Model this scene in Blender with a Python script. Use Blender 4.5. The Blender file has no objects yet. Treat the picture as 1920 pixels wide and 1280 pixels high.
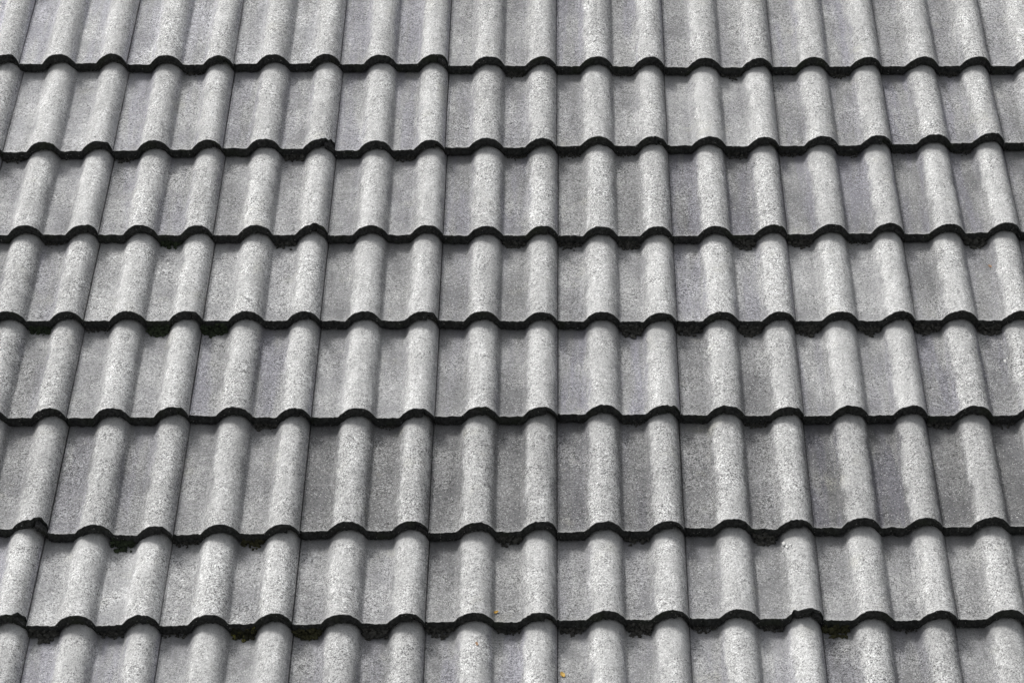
import bpy, math, random
import numpy as np
from mathutils import Matrix, Vector

# ------------------------------------------------------------------ roof frame, camera, light
PITCH = math.radians(32)                     # slope of the roof
ROOF_H = 6.5
RM = Matrix.Translation((0, 0, ROOF_H)) @ Matrix.Rotation(PITCH, 4, 'X')   # roof frame: x across, y up the slope, z out of it
R3 = RM.to_3x3()
CX = 10                                      # roll number that lies on x = 0
P = 0.15                                     # spacing of the rolls

CAM_C = Vector((0.04931026514467887, -4.913431837524418, 4.786632797449964))
CAM_R = Vector((0.999833575871234, 0.010892238473512058, -0.01463487962292893))
CAM_U = Vector((0.002881687434578839, 0.697838171167365, 0.7162496650884501))
CAM_W = Vector((-0.0180143397900358, 0.7161726370106747, -0.6976906460309652))
FPX = 5182.38143365589

sc = bpy.context.scene
col = sc.collection
cam_d = bpy.data.cameras.new('camera'); cam = bpy.data.objects.new('camera', cam_d); col.objects.link(cam)
cam_d.sensor_width = 36; cam_d.lens = FPX / 1920 * 36; cam_d.clip_end = 500
m = Matrix.Identity(4)
rr, uu, ww = R3 @ CAM_R, R3 @ CAM_U, R3 @ CAM_W
for i in range(3):
    m[i][0], m[i][1], m[i][2] = rr[i], uu[i], -ww[i]
m.translation = RM @ CAM_C
cam.matrix_world = m
sc.camera = cam

SUN_DIR = Vector((-0.47, 0.30, 0.83)).normalized()      # towards the sun: from the left, from behind the ridge
elev = math.asin(SUN_DIR.z); azim = math.atan2(SUN_DIR.x, SUN_DIR.y)
w = bpy.data.worlds.new('World'); sc.world = w; w.use_nodes = True
nt = w.node_tree; nt.nodes.clear()
out = nt.nodes.new('ShaderNodeOutputWorld'); bg = nt.nodes.new('ShaderNodeBackground'); bg.inputs[1].default_value = 0.10
sky = nt.nodes.new('ShaderNodeTexSky'); sky.sky_type = 'NISHITA'; sky.sun_disc = False
sky.sun_elevation = elev; sky.sun_rotation = azim; sky.dust_density = 4.0; sky.air_density = 1.0
hs = nt.nodes.new('ShaderNodeHueSaturation'); hs.inputs['Saturation'].default_value = 0.16   # high thin cloud
nt.links.new(sky.outputs[0], hs.inputs['Color']); nt.links.new(hs.outputs[0], bg.inputs[0]); nt.links.new(bg.outputs[0], out.inputs[0])
sd = bpy.data.lights.new('sun', 'SUN'); sd.energy = 1.75; sd.angle = math.radians(14); sd.color = (1, 0.985, 0.96)
sun = bpy.data.objects.new('sun', sd); col.objects.link(sun)
sun.rotation_euler = (-SUN_DIR).to_track_quat('-Z', 'Y').to_euler()
sc.view_settings.view_transform = 'Standard'; sc.view_settings.look = 'None'
sc.view_settings.gamma = 1; sc.view_settings.exposure = 0.53

rnd = random.Random(11)
rng = np.random.default_rng(11)

# ------------------------------------------------------------------ helpers
def tag(o, label=None, cat=None, group=None, kind=None):
    for k, v in (('label', label), ('category', cat), ('group', group), ('kind', kind)):
        if v: o[k] = v
    return o

def mesh_obj(name, verts, faces, mat, parent=None, smooth=True, attrs=None, flat_from=None):
    me = bpy.data.meshes.new(name)
    verts = np.asarray(verts, dtype=np.float32); faces = np.asarray(faces, dtype=np.int32)
    me.vertices.add(len(verts)); me.vertices.foreach_set('co', verts.ravel())
    n = faces.shape[1]
    me.loops.add(faces.size); me.loops.foreach_set('vertex_index', faces.ravel())
    me.polygons.add(len(faces)); me.polygons.foreach_set('loop_start', np.arange(0, faces.size, n, dtype=np.int32))
    me.polygons.foreach_set('loop_total', np.full(len(faces), n, dtype=np.int32))
    me.update(calc_edges=True); me.validate()
    me.polygons.foreach_set('use_smooth', np.full(len(me.polygons), smooth))
    for k, v in (attrs or {}).items():
        a = me.attributes.new(k, 'FLOAT', 'POINT'); a.data.foreach_set('value', np.asarray(v, dtype=np.float32).ravel())
    me.materials.append(mat)
    o = bpy.data.objects.new(name, me); col.objects.link(o)
    if parent: o.parent = parent
    return o

def grid_faces(nu, nv, off=0, flip=False):
    i, j = np.meshgrid(np.arange(nu - 1), np.arange(nv - 1), indexing='ij')
    a = off + i * nv + j
    q = np.stack([a, a + nv, a + nv + 1, a + 1], -1).reshape(-1, 4)
    return q[:, ::-1] if flip else q

def wave1(x, amp, scale, seed, n=5):
    r = np.random.default_rng(seed); s = 0
    for _ in range(n):
        s = s + np.sin(x * r.uniform(.4, 1.7) * scale + r.uniform(0, 6.28)) * r.uniform(.4, 1)
    return s * amp / n

def rough1(n, amp, seed, smooth=2):
    r = np.random.default_rng(seed); v = r.normal(0, 1, n)
    for _ in range(smooth): v = (np.roll(v, 1) + 2 * v + np.roll(v, -1)) / 4
    return v / (v.std() + 1e-9) * amp

# ------------------------------------------------------------------ materials
def N(nt, t, **kw):
    n = nt.nodes.new(t)
    for k, v in kw.items():
        if hasattr(n, k): setattr(n, k, v)
        else: n.inputs[k].default_value = v
    return n

def math_(nt, op, a, b=None, c=None, clamp=False):
    n = nt.nodes.new('ShaderNodeMath'); n.operation = op; n.use_clamp = clamp
    for i, v in enumerate((a, b, c)):
        if v is None: continue
        if isinstance(v, (int, float)): n.inputs[i].default_value = v
        else: nt.links.new(v, n.inputs[i])
    return n.outputs[0]

def remap(nt, v, a, b, c, d, smooth=False):
    n = nt.nodes.new('ShaderNodeMapRange'); n.interpolation_type = 'SMOOTHSTEP' if smooth else 'LINEAR'
    nt.links.new(v, n.inputs[0])
    for i, x in enumerate((a, b, c, d)): n.inputs[i + 1].default_value = x
    return n.outputs[0]

def mixc(nt, f, a, b, mode='MIX'):
    n = nt.nodes.new('ShaderNodeMix'); n.data_type = 'RGBA'; n.blend_type = mode
    for i, v in ((0, f), (6, a), (7, b)):
        if isinstance(v, (int, float)): n.inputs[i].default_value = v
        elif isinstance(v, tuple): n.inputs[i].default_value = v + (1,)
        else: nt.links.new(v, n.inputs[i])
    return n.outputs[2]

def coords(nt):
    tc = nt.nodes.new('ShaderNodeTexCoord'); oi = nt.nodes.new('ShaderNodeObjectInfo')
    s = nt.nodes.new('ShaderNodeVectorMath'); s.operation = 'SCALE'
    cmb = nt.nodes.new('ShaderNodeCombineXYZ')
    nt.links.new(math_(nt, 'MULTIPLY', oi.outputs['Random'], 37.0), cmb.inputs[0])
    nt.links.new(math_(nt, 'MULTIPLY', oi.outputs['Random'], 91.0), cmb.inputs[1])
    a = nt.nodes.new('ShaderNodeVectorMath'); a.operation = 'ADD'
    nt.links.new(tc.outputs['Object'], a.inputs[0]); nt.links.new(cmb.outputs[0], a.inputs[1])
    return a.outputs[0], oi

def noise(nt, v, scale, detail=2, rough=.5, stretch=None):
    if stretch:
        mp = nt.nodes.new('ShaderNodeVectorMath'); mp.operation = 'MULTIPLY'; mp.inputs[1].default_value = stretch
        nt.links.new(v, mp.inputs[0]); v = mp.outputs[0]
    n = nt.nodes.new('ShaderNodeTexNoise'); n.inputs['Scale'].default_value = scale
    n.inputs['Detail'].default_value = detail; n.inputs['Roughness'].default_value = rough
    nt.links.new(v, n.inputs['Vector']); return n.outputs[0]

def new_mat(name):
    mt = bpy.data.materials.new(name); mt.use_nodes = True
    return mt, mt.node_tree, mt.node_tree.nodes['Principled BSDF']

def concrete():
    mt, nt, b = new_mat('weathered_concrete')
    v, oi = coords(nt)
    sep = nt.nodes.new('ShaderNodeSeparateColor'); nt.links.new(oi.outputs['Color'], sep.inputs[0])
    bright, pan, tint = sep.outputs[0], sep.outputs[1], sep.outputs[2]
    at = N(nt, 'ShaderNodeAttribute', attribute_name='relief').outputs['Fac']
    hz = N(nt, 'ShaderNodeAttribute', attribute_name='sheltered_shade').outputs['Fac']
    big = noise(nt, v, 7, 3, .6); med = noise(nt, v, 32, 4, .65, (1, .55, 1)); streak = noise(nt, v, 30, 3, .6, (1, .12, 1))
    # grime settles in the troughs, its margin wanders with the noise
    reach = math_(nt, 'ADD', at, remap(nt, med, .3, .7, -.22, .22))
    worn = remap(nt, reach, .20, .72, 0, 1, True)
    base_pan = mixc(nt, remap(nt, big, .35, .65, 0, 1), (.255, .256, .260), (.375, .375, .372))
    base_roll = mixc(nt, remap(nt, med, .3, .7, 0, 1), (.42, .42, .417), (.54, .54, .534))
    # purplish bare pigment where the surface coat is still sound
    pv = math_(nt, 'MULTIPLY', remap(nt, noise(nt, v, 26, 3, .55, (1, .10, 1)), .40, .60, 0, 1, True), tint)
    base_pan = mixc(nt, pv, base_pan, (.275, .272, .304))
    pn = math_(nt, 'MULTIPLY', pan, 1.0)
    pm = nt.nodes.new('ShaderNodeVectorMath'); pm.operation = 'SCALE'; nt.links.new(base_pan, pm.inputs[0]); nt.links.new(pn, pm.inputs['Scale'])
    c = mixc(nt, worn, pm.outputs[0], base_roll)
    # broad stains and streaks
    k = math_(nt, 'MULTIPLY', remap(nt, big, .3, .7, .93, 1.07), remap(nt, streak, .3, .7, .83, 1.15))
    # coarse grain: two sizes of sand, less where the next course shelters the surface
    g1 = noise(nt, v, 210, 4, .75); g2 = noise(nt, v, 430, 2, .6)
    gr = math_(nt, 'ADD', math_(nt, 'MULTIPLY', math_(nt, 'SUBTRACT', g1, .5), 3.6), math_(nt, 'MULTIPLY', math_(nt, 'SUBTRACT', g2, .5), 3.6))
    g0 = noise(nt, v, 95, 3, .7); patch = noise(nt, v, 14, 3, .6)
    gr = math_(nt, 'ADD', gr, math_(nt, 'MULTIPLY', math_(nt, 'SUBTRACT', g0, .5), 1.5))
    gr = math_(nt, 'MULTIPLY', gr, math_(nt, 'MULTIPLY', remap(nt, patch, .35, .65, .55, 1.25), remap(nt, math_(nt, 'FRACT', math_(nt, 'MULTIPLY', oi.outputs['Random'], 7.3)), 0, 1, .75, 1.2)))
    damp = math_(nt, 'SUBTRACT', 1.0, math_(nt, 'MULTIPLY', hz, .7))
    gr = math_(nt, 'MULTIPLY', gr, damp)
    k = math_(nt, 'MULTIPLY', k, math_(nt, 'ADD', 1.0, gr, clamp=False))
    k = math_(nt, 'MULTIPLY', math_(nt, 'MULTIPLY', k, bright), math_(nt, 'SUBTRACT', 1.0, math_(nt, 'MULTIPLY', hz, .22)))  # darker head under the next course: ambient shade painted in, plus smooth unweathered surface
    k = math_(nt, 'MAXIMUM', k, .12)
    sc_ = nt.nodes.new('ShaderNodeVectorMath'); sc_.operation = 'SCALE'; nt.links.new(c, sc_.inputs[0]); nt.links.new(k, sc_.inputs['Scale'])
    c = sc_.outputs[0]
    # dark pits
    vo = nt.nodes.new('ShaderNodeTexVoronoi'); vo.inputs['Scale'].default_value = 150; nt.links.new(v, vo.inputs['Vector'])
    sepv = nt.nodes.new('ShaderNodeSeparateColor'); nt.links.new(vo.outputs['Color'], sepv.inputs[0])
    pit = math_(nt, 'MULTIPLY', math_(nt, 'LESS_THAN', vo.outputs['Distance'], .30), math_(nt, 'GREATER_THAN', sepv.outputs[0], .90))
    pit = math_(nt, 'MULTIPLY', pit, damp)
    c = mixc(nt, math_(nt, 'MULTIPLY', pit, .6), c, (.10, .10, .10))
    # pale quartz grains and lichen specks
    vo2 = nt.nodes.new('ShaderNodeTexVoronoi'); vo2.inputs['Scale'].default_value = 250; nt.links.new(v, vo2.inputs['Vector'])
    sep2 = nt.nodes.new('ShaderNodeSeparateColor'); nt.links.new(vo2.outputs['Color'], sep2.inputs[0])
    pc = remap(nt, noise(nt, v, 18, 2), .35, .65, .93, .70)
    sp = math_(nt, 'MULTIPLY', math_(nt, 'LESS_THAN', vo2.outputs['Distance'], .31), math_(nt, 'GREATER_THAN', sep2.outputs[1], pc))
    sp = math_(nt, 'MULTIPLY', sp, damp)
    c = mixc(nt, math_(nt, 'MULTIPLY', sp, .62), c, (.76, .76, .75))
    # rubbed front arris
    ar = N(nt, 'ShaderNodeAttribute', attribute_name='arris').outputs['Fac']
    c = mixc(nt, math_(nt, 'MULTIPLY', ar, remap(nt, med, .3, .65, .1, .8)), c, (.56, .56, .55))
    # faint yellow-green lichen bloom
    ly = math_(nt, 'MULTIPLY', remap(nt, noise(nt, v, 9, 3, .6), .62, .72, 0, .35), remap(nt, g1, .4, .6, 0, 1))
    c = mixc(nt, ly, c, (.50, .49, .40))
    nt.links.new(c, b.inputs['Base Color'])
    b.inputs['Roughness'].default_value = .82
    b.inputs['Specular IOR Level'].default_value = .35
    bump = nt.nodes.new('ShaderNodeBump'); bump.inputs['Strength'].default_value = .6; bump.inputs['Distance'].default_value = .0016
    h = math_(nt, 'ADD', math_(nt, 'MULTIPLY', gr, .6), math_(nt, 'MULTIPLY', med, .8))
    h = math_(nt, 'SUBTRACT', h, pit)
    nt.links.new(h, bump.inputs['Height']); nt.links.new(bump.outputs[0], b.inputs['Normal'])
    return mt

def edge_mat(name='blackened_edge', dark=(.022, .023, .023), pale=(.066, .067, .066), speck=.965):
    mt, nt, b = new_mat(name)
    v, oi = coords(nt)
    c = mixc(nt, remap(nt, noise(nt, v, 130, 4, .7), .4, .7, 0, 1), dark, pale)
    vo = nt.nodes.new('ShaderNodeTexVoronoi'); vo.inputs['Scale'].default_value = 230; nt.links.new(v, vo.inputs['Vector'])
    s = nt.nodes.new('ShaderNodeSeparateColor'); nt.links.new(vo.outputs['Color'], s.inputs[0])
    sp = math_(nt, 'MULTIPLY', math_(nt, 'LESS_THAN', vo.outputs['Distance'], .35), math_(nt, 'GREATER_THAN', s.outputs[0], speck))
    c = mixc(nt, sp, c, (.22, .22, .21))
    gn = remap(nt, noise(nt, v, 14, 2), .55, .7, 0, .5)
    c = mixc(nt, gn, c, (.035, .042, .026))
    nt.links.new(c, b.inputs['Base Color']); b.inputs['Roughness'].default_value = .95; b.inputs['Specular IOR Level'].default_value = .15
    bump = nt.nodes.new('ShaderNodeBump'); bump.inputs['Strength'].default_value = .8; bump.inputs['Distance'].default_value = .002
    nt.links.new(noise(nt, v, 300, 3, .7), bump.inputs['Height']); nt.links.new(bump.outputs[0], b.inputs['Normal'])
    return mt

def simple(name, c1, c2, scale, rough=.9, lo=.35, hi=.65):
    mt, nt, b = new_mat(name); v, oi = coords(nt)
    c = mixc(nt, remap(nt, noise(nt, v, scale, 4, .65), lo, hi, 0, 1), c1, c2)
    nt.links.new(c, b.inputs['Base Color']); b.inputs['Roughness'].default_value = rough; b.inputs['Specular IOR Level'].default_value = .2
    bump = nt.nodes.new('ShaderNodeBump'); bump.inputs['Strength'].default_value = .7; bump.inputs['Distance'].default_value = .002
    nt.links.new(noise(nt, v, scale * 2.5, 3, .7), bump.inputs['Height']); nt.links.new(bump.outputs[0], b.inputs['Normal'])
    return mt

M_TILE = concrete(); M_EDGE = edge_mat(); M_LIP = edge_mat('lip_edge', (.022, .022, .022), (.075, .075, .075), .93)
M_MOSS = {'black': simple('dark_moss', (.02, .02, .018), (.085, .083, .076), 120),
          'green': simple('green_moss', (.015, .020, .013), (.042, .055, .030), 120),
          'olive': simple('olive_moss', (.022, .022, .012), (.06, .058, .028), 110),
          'yellow': simple('yellow_moss', (.022, .022, .013), (.24, .23, .06), 75, .9, .52, .66)}
M_LEAF = simple('dry_leaf', (.45, .26, .05), (.72, .50, .16), 160, .7)
M_TAN = simple('tan_leaf', (.35, .22, .14), (.52, .38, .27), 160, .8)
M_DROP = simple('bird_lime', (.62, .62, .60), (.82, .82, .80), 200, .7)
M_FELT = simple('underlay_felt', (.02, .02, .02), (.04, .04, .04), 40)
M_GROUND = simple('ground_soil', (.05, .055, .035), (.09, .09, .06), 2)

# ------------------------------------------------------------------ roof deck and ground
def structure_box(name, x0, x1, y0, y1, z0, z1, mat, local=True):
    v = [(x, y, z) for x in (x0, x1) for y in (y0, y1) for z in (z0, z1)]
    f = [(0, 1, 3, 2), (4, 6, 7, 5), (0, 4, 5, 1), (2, 3, 7, 6), (0, 2, 6, 4), (1, 5, 7, 3)]
    o = mesh_obj(name, v, f, mat, smooth=False)
    if local: o.matrix_world = RM
    return tag(o, kind='structure')
structure_box('roof_deck', -3.2, 3.2, -2.2, 2.6, -.30, -.125, M_FELT)
structure_box('ground', -300, 300, -300, 300, -.2, 0, M_GROUND, False)

# ------------------------------------------------------------------ where each course lies, measured from the eaves edge of its tiles
V = [-1.5500, -1.1331, -0.7812, -0.4308, -0.1067, 0.2275, 0.6004, 0.8768, 1.2120, 1.5470]   # down the slope; courses 0 .. 9
# small shifts in mm (across, down) of each roll from the perfect grid, roll numbers 1 .. 18
SH = {
1: [(-6,-17),(-5,-15),(-2,-12),(-3,-8),(-2,-14),(-3,-13),(-5,-10),(-5,-9),(-3,0),(-2,3),(-3,4),(-2,8),(0,11),(0,15),(1,11),(-1,12),(-1,11),(4,12)],
2: [(4,9),(1,8),(6,4),(-1,1),(-3,-1),(-3,3),(2,8),(3,7),(-2,-1),(-4,2),(-1,-6),(1,-5),(-1,-4),(-4,2),(-1,-2),(-1,-1),(-1,-9),(3,-12)],
3: [(-3,-6),(-1,-5),(2,-5),(3,-2),(1,-3),(4,-2),(1,-1),(4,-1),(2,2),(4,3),(3,6),(4,9),(0,6),(-2,2),(-1,1),(-2,0),(0,1),(4,-3)],
4: [(-4,-6),(-1,-6),(4,-5),(3,-4),(6,-4),(6,-3),(2,-2),(1,0),(1,-1),(1,4),(-1,2),(3,7),(3,2),(2,4),(0,3),(-1,4),(0,2),(1,5)],
5: [(3,2),(3,2),(4,1),(2,-1),(2,-2),(0,4),(3,3),(-1,5),(3,0),(2,1),(2,-6),(3,-4),(-2,-2),(-1,3),(0,0),(-1,0),(-1,1),(-1,1)],
6: [(7,-7),(7,-7),(9,8),(4,15),(3,9),(2,8),(-3,0),(-4,0),(-1,4),(-3,2),(3,3),(0,1),(-6,-7),(-2,-3),(-3,-9),(-1,-9),(-1,-10),(-1,-10)],
7: [(-10,5),(-10,5),(-6,8),(-4,7),(-3,7),(-3,4),(-2,5),(-2,5),(3,-1),(-1,0),(-1,-6),(0,-7),(-1,-10),(-4,-8),(2,-5),(4,-4),(5,-7),(5,-7)],
}
def shift(row, j):
    r = SH.get(row)
    if r is None:
        return (wave1(np.array(j), 3, 1.1, row)[()], wave1(np.array(j), 4, .9, row + 50)[()])
    return r[min(max(j - 1, 0), 17)]

def placement(row, k):
    """x, y of the left joint at the front edge and the turn of tile k (right roll is roll 2k)"""
    a, b = shift(row, 2 * k - 1), shift(row, 2 * k)
    lo, hi = shift(row, 2 * k - 2), shift(row, 2 * k + 1)
    dx = (.35 * (a[0] + b[0]) + .15 * (lo[0] + hi[0])) * .001
    dv = .5 * (a[1] + b[1]) * .001
    turn = -max(-.0025, min(.0025, .12 * (b[1] - a[1]) * .001 / P))
    x = (2 * k - CX) * P - .263 + dx
    return x, -(V[row] + dv), turn, dv

def skew(row, k):
    a, b = shift(row, 2 * k - 1), shift(row, 2 * k)
    return -max(-.045, min(.045, .8 * (b[1] - a[1]) * .001 / P))

def project(u, y, z=0.0):
    d = Vector((u, y, z)) - CAM_C; t = d.dot(CAM_W)
    return 960 + FPX * d.dot(CAM_R) / t, 640 - FPX * d.dot(CAM_U) / t
def in_frame(u, y, z=0.0, mgn=0):
    x, yy = project(u, y, z); return mgn <= x <= 1920 - mgn and mgn <= yy <= 1280 - mgn

# ------------------------------------------------------------------ the tile
H_ROLL, T_STEP, T_THICK = .0330, .0325, .0275
C1, C2 = .113, .263
def profile(x, hl=.0475, hr=(.0445, .0380)):
    """height of the top face across the tile, and how far up a roll each point is"""
    z = np.zeros_like(x)
    for c, r in ((C1, hr[0]), (C2, hr[1])):
        t = np.where(x < c, (c - x) / hl, (x - c) / r)
        q = 1 - np.clip(t, 0, 1.6) ** np.where(x < c, 2.2, 2.6)
        k = np.where(x < c, .07, .018)                       # how softly the foot runs out into the trough
        z += .5 * (q + np.sqrt(q * q + k * k)) - .5 * k * np.exp(-np.clip(1 - t, 0, 1) * 3)
    return z * H_ROLL

XS = np.unique(np.concatenate([np.linspace(.0005, .2997, 130), [.0022, .0034, .0048, .0062, .2985]]))

def make_tile(row, k, chips=(), color=(1, 1, 1)):
    seed = (row + 3) * 101 + k + 7
    g = V[row] - V[row - 1] if row > 0 else .35
    x0, y0, turn, dv = placement(row, k)
    kx = max(.985, min(1.015, (placement(row, k + 1)[0] - x0) / .3))
    _, _, _, dv_up = placement(max(row - 1, 0), k)
    g = g + dv - dv_up
    slope = T_STEP / g
    L = g + .055
    root = bpy.data.objects.new('pantile', None); col.objects.link(root)
    root.empty_display_size = .05
    root.matrix_world = RM @ Matrix.Translation((x0, y0, -H_ROLL)) @ Matrix.Rotation(turn, 4, 'Z')
    # the turn is about the joint: bring the middle back where it was measured
    off = Vector((.188, 0, 0)); d = off - (Matrix.Rotation(turn, 3, 'Z') @ off)
    root.matrix_world = RM @ Matrix.Translation((x0 + d.x, y0 + d.y, -H_ROLL)) @ Matrix.Rotation(turn, 4, 'Z')
    nx = len(XS)
    lean = rnd.gauss(0, .0008)
    front = rough1(nx, .0007, seed, 1) + rough1(nx, .0008, seed + 1, 12)
    front = front + skew(row, k) * (XS - .188)
    for (cx, w_, dpt) in chips:
        front = front + dpt * np.clip(1.25 - ((XS - cx) / w_) ** 2, 0, 1) * (1 + rough1(nx, .22, seed + 5, 2))
    E_D = .0030                                             # depth of the blackened edge strip
    ss = np.concatenate([[0, .004, .009], np.linspace(.016, 1, 46)[0:] * 1.0])
    ss = np.unique(np.clip(ss, 0, 1))
    X = np.repeat(XS[:, None], len(ss), 1)
    S = front[:, None] + E_D + (L - front[:, None] - E_D) * ss[None, :]
    # rolls bow and swell a little along their length
    wob = wave1(S, .0011, 17, seed + 2) + wave1(X * 1.0, .0006, 22, seed + 3)
    swell = 1 + wave1(S, .045, 13, seed + 4)
    Xp = np.clip(X + wob, 0, .3002)
    Zp = profile(Xp)
    Z = Zp * swell - slope * S + lean * (X / .3)
    Z += wave1(S * 1.3 + X * 2.1, .0005, 60, seed + 6) + wave1(X * 2 - S, .0004, 130, seed + 9)
    # rib of the interlock along the left joint
    Z += .0021 * np.exp(-((X - .0040) / .0014) ** 2) * (1 + wave1(S, .7, 45, seed + 8))
    Z[:, 0:1] += 0
    edge_j = wave1(S, .0005, 110, seed + 12) + wave1(S, .0004, 320, seed + 13)
    Xg = X + np.where(X > .290, edge_j, 0)
    Xg = Xg * kx
    top = np.stack([Xg, S, Z], -1)
    # underside, thin over the joint on the right so that the neighbour's lip fits below
    thick = np.where(X > .2735, .0090, T_THICK - .002)
    bot = top.copy(); bot[..., 2] -= thick
    rel = np.clip(Zp / H_ROLL, 0, 1)
    shel_shade = np.clip((S - (g - .050)) / .035, 0, 1) ** 1.0
    nv = len(ss); n = nx * nv
    faces = [grid_faces(nx, nv, 0), grid_faces(nx, nv, n, True)]
    # side and head walls
    a = np.arange(nv - 1)
    lw = np.stack([a, a + 1, a + 1 + n, a + n], -1)
    b0 = (nx - 1) * nv
    rw = np.stack([b0 + a, b0 + a + n, b0 + a + 1 + n, b0 + a + 1], -1)
    c = np.arange(nx - 1) * nv + nv - 1
    hw = np.stack([c, c + nv, c + nv + n, c + n], -1)
    faces += [lw, rw, hw]
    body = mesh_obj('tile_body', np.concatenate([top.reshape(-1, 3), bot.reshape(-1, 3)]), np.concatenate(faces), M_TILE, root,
                    attrs={'relief': np.concatenate([rel.ravel()] * 2), 'sheltered_shade': np.concatenate([shel_shade.ravel()] * 2),
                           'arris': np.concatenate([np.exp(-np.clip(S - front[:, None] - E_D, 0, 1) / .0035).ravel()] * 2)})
    body.data.shade_smooth() if False else None
    body.color = (*color, 1)
    # blackened front edge: rounded arris, broken face
    zt = Z[:, 0] + slope * E_D; th = thick[:, 0] + np.where(X[:, 0] > .2735, 0, .002)
    r1, r2, r3 = (rough1(nx, .0009, seed + q, 1) for q in (21, 22, 23)); low = .0009 * np.abs(rough1(nx, 1, seed + 25, 3)) + wave1(XS, .0007, 60, seed + 26)
    arr = np.abs(rough1(nx, .0007, seed + 24, 1))
    sec = [(front + E_D, zt - slope * E_D), (front + .0013 + arr, zt - .0002 - .3 * arr), (front + .0002 + .5 * arr, zt - .0016 - arr),
           (front + r1, zt - th * .35), (front + r2, zt - th * .68), (front + .001 + r3, zt - th * .97 - low), (front + E_D, zt - th - low)]
    E = np.stack([np.stack([XS * kx, s_, z_], -1) for s_, z_ in sec], 1)      # nx, 7, 3
    ns = len(sec)
    q = grid_faces(nx, ns, 0, True)
    ed = mesh_obj('front_edge', E.reshape(-1, 3), q, M_EDGE, root, smooth=False)
    # lip that runs on under the neighbour's roll on the left
    xl = np.linspace(-.0262, -.0004, 14)
    sl = np.concatenate([[0], np.linspace(.01, 1, 14)])
    XL = np.repeat(xl[:, None], len(sl), 1)
    fl = .0032 + rough1(14, .0008, seed + 31, 1) + skew(row, k) * (-.188)
    SL = fl[:, None] + (L - fl[:, None]) * sl[None, :]
    ZL = profile(XL + .300) - .0104 - slope * SL
    tl = np.stack([XL, SL, ZL], -1); bl = tl.copy(); bl[..., 2] -= .0165
    n2 = tl.shape[0] * tl.shape[1]; nv2 = len(sl)
    f2 = [grid_faces(14, nv2, 0), grid_faces(14, nv2, n2, True)]
    c0 = np.arange(13) * nv2
    f2.append(np.stack([c0, c0 + n2, c0 + nv2 + n2, c0 + nv2], -1))
    a = np.arange(nv2 - 1); f2.append(np.stack([a, a + 1, a + 1 + n2, a + n2], -1))
    mesh_obj('side_lip', np.concatenate([tl.reshape(-1, 3), bl.reshape(-1, 3)]), np.concatenate(f2), M_LIP, root, smooth=False)
    return root

ORD = ['first', 'second', 'third', 'fourth', 'fifth', 'sixth', 'seventh', 'eighth', 'ninth', 'tenth', 'eleventh', 'twelfth',
       'thirteenth', 'fourteenth', 'fifteenth', 'sixteenth', 'seventeenth', 'eighteenth', 'nineteenth', 'twentieth', 'twenty-first', 'twenty-second']
COURSE = {1: 'topmost course', 2: 'second course', 3: 'third course', 4: 'fourth course', 5: 'fifth course', 6: 'sixth course',
          7: 'seventh course', 8: 'bottom course'}

# chipped corners and edges (centre across the tile, half width, depth), by course and tile
CHIPS = {(2, 1): [(.290, .014, .006)], (2, 3): [(.282, .020, .010), (.295, .008, .012)], (3, 1): [(.290, .016, .008)], (3, 3): [(.280, .022, .009)],
         (2, 9): [(.290, .012, .006)], (4, 4): [(.290, .012, .007)], (6, 1): [(.288, .020, .014)], (7, 1): [(.290, .016, .010)], (1, 4): [(.288, .016, .005)],
         (7, 7): [(.285, .022, .008), (.235, .006, .005)], (6, 5): [(.288, .012, .004)], (5, 6): [(.292, .012, .007)], (1, 0): [(.285, .016, .006)],
         (3, 7): [(.290, .010, .005)], (4, 2): [(.290, .012, .004)], (5, 7): [(.290, .011, .006)], (5, 2): [(.29, .01, .004)]}
# brightness, trough tone, purplish tint of particular tiles; the rest vary a little
TONE = {}
def tone(row, k):
    r = random.Random(row * 31 + k * 7 + 5)
    b = r.uniform(.93, 1.07); p = r.uniform(.89, 1.12); t = r.choice((.2, .5, .8, 1.0)) * r.random()
    if row in (1, 2) : p *= 1.12; t += .15
    p *= 1.03 if k <= 3 else .92
    if row == 1 and k <= 3: b *= 1.08; p *= 1.15
    if row == 3 and k >= 7: p *= .84; t += .35
    if row == 6: p *= .86; b *= .94
    if row >= 5 and k >= 5: b *= .97
    if row == 6 and k in (4, 5, 6, 8, 9): p *= .84; b *= .96
    if row == 7 and k <= 2: b *= 1.06; p *= 1.15
    if row == 8: p *= 1.08; b *= 1.03
    if (row, k) == (6, 7): b *= 1.03
    return (b, p, min(t, 1))

def tile_cells(row, k):
    g = V[row] - V[row - 1]; x0, y0, _, _ = placement(row, k)
    return sum(in_frame(x0 + a * .3, y0 + g * s, -.015) for a in np.linspace(.03, .97, 14) for s in np.linspace(.02, .98, 14)) / 196

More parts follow.
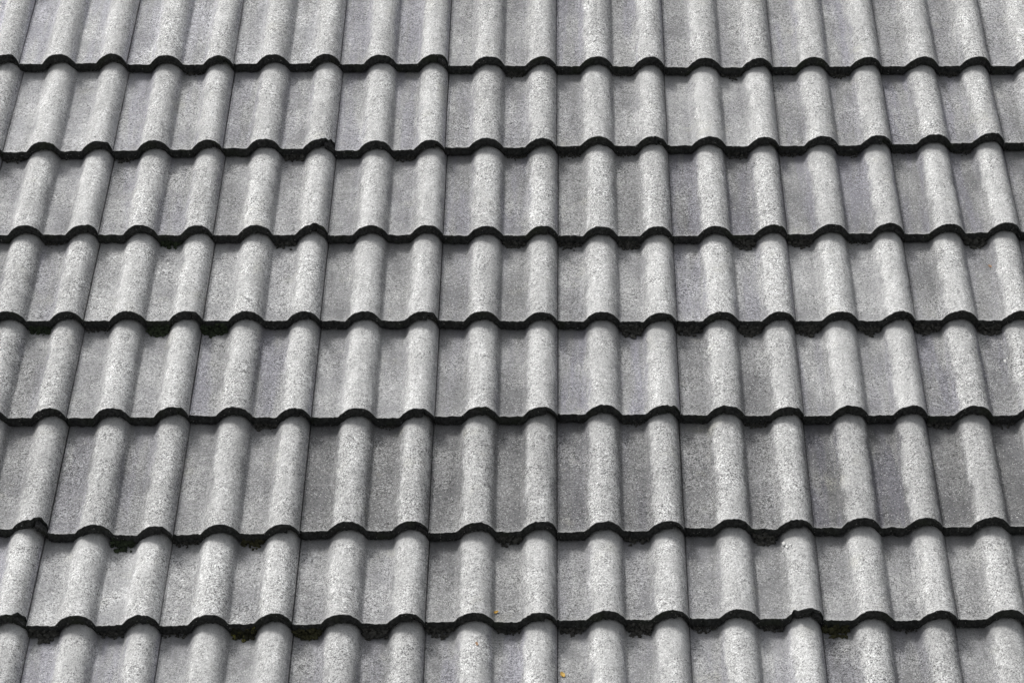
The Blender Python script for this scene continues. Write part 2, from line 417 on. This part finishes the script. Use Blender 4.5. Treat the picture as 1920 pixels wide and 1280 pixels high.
for row in range(0, 10):
    ks = range(-1, 13) if row < 6 else range(0, 12)
    seen = [k for k in ks if 1 <= row <= 8 and tile_cells(row, k) > .004]
    for k in range(min(seen) - 1, max(seen) + 2) if seen else ks:
        t = make_tile(row, k, CHIPS.get((row, k), ()), tone(row, k))
        if k in seen:
            i = seen.index(k); b, p, tn = tone(row, k)
            what = 'grey double-roll tile'
            if (row, k) in CHIPS and row > 1: what = 'grey tile with chipped front corner'
            pos = 'leftmost' if i == 0 else 'rightmost' if i == len(seen) - 1 else ORD[i] + ' from left'
            tag(t, '%s, %s in the %s%s' % (what, pos, COURSE[row], '' if row in (1, 8) else ' from top'), 'pantile', 'overlapping roof tiles laid in courses')
        else:
            where = ('above the photo, %s from left' % ORD[k + 1] if row == 0 else 'below the photo, %s from left' % ORD[k + 1] if row > 8 else
                     'outside the %s edge, %s' % ('left' if k < min(seen) else 'right', COURSE[row]))
            tag(t, 'grey roof tile %s' % where, 'pantile', 'roof tiles beyond the edge of the photograph')

# ------------------------------------------------------------------ moss and debris caught in the troughs
def blob(r, seed, sub=1, squash=(1, 1, .7)):
    """a small bumpy lump"""
    bmv, bmf = ICO[sub]
    q = np.random.default_rng(seed)
    v = bmv.copy()
    for _ in range(4):
        d = q.normal(0, 1, 3); d /= np.linalg.norm(d)
        v *= 1 + .22 * np.sin(3.1 * (v @ d)[:, None] * q.uniform(.6, 1.6) + q.uniform(0, 6))
    v *= 1 + q.normal(0, .07, (len(v), 1))
    return v * r * np.array(squash), bmf
def ico(sub):
    import bmesh
    bm = bmesh.new(); bmesh.ops.create_icosphere(bm, subdivisions=sub, radius=1)
    v = np.array([x.co[:] for x in bm.verts]); f = np.array([[l.index for l in p.verts] for p in bm.faces]); bm.free()
    return v, f
ICO = {1: ico(2), 2: ico(3)}

def surface_z(row, k, xl, s):
    """height above the roof frame's zero of the top face of tile k of this course, xl across it, s up from its edge"""
    g = V[row] - V[row - 1]
    return -H_ROLL + float(profile(np.array([xl]))[0]) - T_STEP / g * s

def clump(row, j, kind='black', size=1.0, xo=0.0, spread=1.0, label=None):
    """debris lying on course row+1, in the trough right of roll j, against the front edge of course row"""
    lower = row + 1
    left = (j % 2 == 0)                                  # trough right of a joint roll is the first trough of the next tile
    k = j // 2 + 1 if left else (j + 1) // 2
    c0 = .032 if left else .188
    half = .030 if left else .026
    x0, y0, turn, dv = placement(lower, k)
    xr0, yr, tr, _ = placement(row, k)
    g = yr - y0
    seed = row * 57 + j * 13 + 3; q = np.random.default_rng(seed)
    vs, fs, n = [], [], 0
    cnt = int(62 * spread * (0.6 + size * .6))
    pivot = (x0 + c0 + xo, yr, -H_ROLL - T_STEP)
    for i in range(cnt):
        xx = c0 + xo + q.uniform(-half, half) * spread
        r = q.uniform(.0020, .0044) * size
        if kind in ('yellow',) and i < 3: r = .0085; xx = c0 + xo + (i - 1) * .004
        reach = (.006 + .0095 * size) * (1 - .45 * abs((xx - c0 - xo) / (half * spread)) ** 2)
        dn = -.005 + abs(q.normal(0, .6)) * reach            # how far it sticks out below the edge
        dn = min(dn, .022)
        s = g - dn
        z = surface_z(lower, k, xx, s) + r * .35 + max(0, q.uniform(0, .012) * size * (1 - dn / .016))
        v, f = blob(r, seed * 100 + i)
        v = v + np.array([x0 + xx - pivot[0], y0 + s - pivot[1], z - pivot[2]])
        vs.append(v); fs.append(f + n); n += len(v)
    o = mesh_obj('moss_clump', np.concatenate(vs), np.concatenate(fs), M_MOSS[kind], smooth=False)
    o.matrix_world = RM @ Matrix.Translation(pivot)
    return o, pivot

MOSS = [  # upper course, roll to the left, kind, size
 (1, 3, 'black', .6), (1, 9, 'black', .9), (1, 11, 'black', .6), (1, 13, 'black', .7), (1, 15, 'black', .9), (1, 17, 'black', .8),
 (2, 0, 'black', .8), (2, 2, 'black', .9), (2, 5, 'black', 1.0), (2, 7, 'black', .8), (2, 9, 'black', .6), (2, 10, 'black', .7), (2, 11, 'black', .6),
 (2, 13, 'black', .9), (2, 14, 'black', .6), (2, 15, 'black', .8), (2, 16, 'black', .6), (2, 17, 'black', .7),
 (3, 3, 'green', 1.1), (3, 1, 'black', .6), (3, 5, 'black', 1.1), (3, 9, 'black', 1.1), (3, 10, 'black', .8), (3, 11, 'black', 1.1), (3, 13, 'black', 1.3),
 (3, 14, 'black', 1.2), (3, 17, 'black', 1.4), (3, 15, 'black', .5),
 (4, 1, 'green', 1.2), (4, 2, 'black', .7), (4, 3, 'green', 1.5), (4, 4, 'green', 1.4), (4, 11, 'black', 1.4), (4, 12, 'black', 1.3), (4, 13, 'black', 1.4),
 (4, 14, 'black', 1.4), (4, 15, 'black', 1.2), (4, 16, 'black', 1.3), (4, 17, 'black', 1.4),
 (5, 5, 'black', 1.0), (5, 7, 'black', .6), (5, 13, 'black', .7), (5, 16, 'black', .9), (5, 17, 'black', .7), (5, 11, 'black', .6),
 (6, 3, 'green', 1.2), (6, 4, 'black', .8), (6, 5, 'olive', 1.0), (6, 9, 'black', 1.3), (6, 11, 'black', .9), (6, 13, 'black', 1.3), (6, 17, 'black', .9),
 (7, 2, 'black', 1.4), (7, 3, 'black', 1.0), (7, 4, 'black', .8), (7, 5, 'yellow', 1.3), (7, 6, 'olive', 1.4), (7, 7, 'black', 1.4), (7, 8, 'black', 1.1),
 (7, 9, 'black', .8), (7, 10, 'black', 1.0), (7, 11, 'black', 1.5), (7, 12, 'black', .7), (7, 13, 'black', .9), (7, 14, 'olive', 1.3), (7, 15, 'black', .6)]
COLN = {'black': 'blackish', 'green': 'dark green', 'olive': 'olive brown', 'yellow': 'yellow-green'}
def trough_index(row, j):
    n = 0
    for q in range(-2, j + 1):
        # centre of the trough right of roll q, on the lower side of the edge of this course
        if in_frame((q - CX + .5) * P, -V[row] - .01, -H_ROLL - .02, -22): n += 1
    return n
for row, j, kind, size in MOSS:
    o, pv = clump(row, j, kind, size)
    if not in_frame(*pv): 
        bpy.data.objects.remove(o); continue
    tag(o, '%s moss in the %s trough from left, below the %s' % (COLN[kind], ORD[trough_index(row, j) - 1], COURSE[row]),
        'moss', 'moss clumps caught under the tile edges')

# ------------------------------------------------------------------ fallen leaves and bird lime
def unproject(px, py, z):
    d = CAM_W * FPX + CAM_R * (px - 960) - CAM_U * (py - 640); t = (z - CAM_C.z) / d.z
    return CAM_C + d * t
def tile_at(x, y):
    for row in range(1, 9):
        for k in range(0, 12):
            x0, y0, _, _ = placement(row, k); yt = placement(row - 1, k)[1]
            if x0 <= x < x0 + .3 and y0 <= y < yt: return row, k, x - x0, y - y0
def on_tile(px, py):
    z = -.03
    for _ in range(6):
        c = unproject(px, py, z); h = tile_at(c.x, c.y)
        if h: z = surface_z(*h)
    return Vector((c.x, c.y, z))

def leaf(px, py, size, mat, label, seed, name='dry_leaf', cat='leaf', group='small fallen leaves on the roof'):
    c = on_tile(px, py); q = np.random.default_rng(seed)
    nu, nv = 9, 7; vs = []
    ang = q.uniform(0, 6.28)
    for side in (0, 1):
        for i in range(nu):
            for j in range(nv):
                u = i / (nu - 1) * 2 - 1; v = j / (nv - 1) * 2 - 1
                wd = .42 * math.sqrt(max(0, 1 - u * u)) * (1 + .15 * math.sin(5 * u + seed))
                x = u * size; y = v * wd * size * 1.3
                z = .0012 + abs(v) ** 1.5 * wd * size * .5 + .22 * size * u * u + (.0007 if side == 0 else 0)
                vs.append((x * math.cos(ang) - y * math.sin(ang), x * math.sin(ang) + y * math.cos(ang), z))
    f = np.concatenate([grid_faces(nu, nv, 0), grid_faces(nu, nv, nu * nv, True)])
    o = mesh_obj(name, vs, f, mat); o.matrix_world = RM @ Matrix.Translation(c)
    return tag(o, label, cat, group)
leaf(930, 1148, .0062, M_LEAF, 'small orange-yellow leaf fragment beside a roll near the bottom edge of the seventh course', 3)
leaf(894, 1207, .0055, M_TAN, 'faint pale tan leaf fragment on a roll of the bottom course', 5)
leaf(1055, 1265, .0085, M_LEAF, 'largest orange-yellow leaf fragment, lying in a trough of the bottom course', 8)
leaf(1856, 500, .0060, M_TAN, 'tan leaf fragment lying in the rightmost troughs of the fourth course', 13)

def splat(pts, size, label, seed):
    q = np.random.default_rng(seed); vs, fs, n = [], [], 0
    piv = on_tile(*pts[0][:2])
    for (px, py, s) in pts:
        c = on_tile(px, py); v, f = blob(size * s, int(q.integers(1e6)), 1, (1, 1.2, .22))
        vs.append(v + np.array((c - piv)[:])); fs.append(f + n); n += len(v)
    o = mesh_obj('bird_dropping', np.concatenate(vs), np.concatenate(fs), M_DROP); o.matrix_world = RM @ Matrix.Translation(piv)
    return tag(o, label, 'bird dropping', 'white bird droppings')
splat([(1885, 677, 1), (1889, 671, .6)], .0050, 'single white dropping in a trough at the right end of the fifth course', 1)
splat([(1722, 481, .7), (1724, 485, .5), (1829, 507, .4), (1831, 512, .6), (1828, 524, .5)], .0038, 'white flecks scattered in two troughs of the fourth course, far right', 2)
splat([(1470, 1018, 1), (1476, 1025, .8), (1483, 1020, .6), (1489, 1030, .8), (1468, 1034, .5), (1480, 1038, .5)], .0038,
      'white splashed flecks on top of a roll at the head of the seventh course', 3)
splat([(1903, 965, .8), (1908, 971, 1), (1899, 968, .6), (1906, 977, .5)], .0040, 'white flecks at the right edge just above the front of the sixth course', 4)
splat([(315, 495, 1), (319, 500, .7)], .0034, 'small white fleck below the green moss in the fourth course', 5)
splat([(1060, 832, .8), (1064, 836, .6)], .0042, 'tiny pale ring of dropping at the side of a roll, head of sixth course', 6)
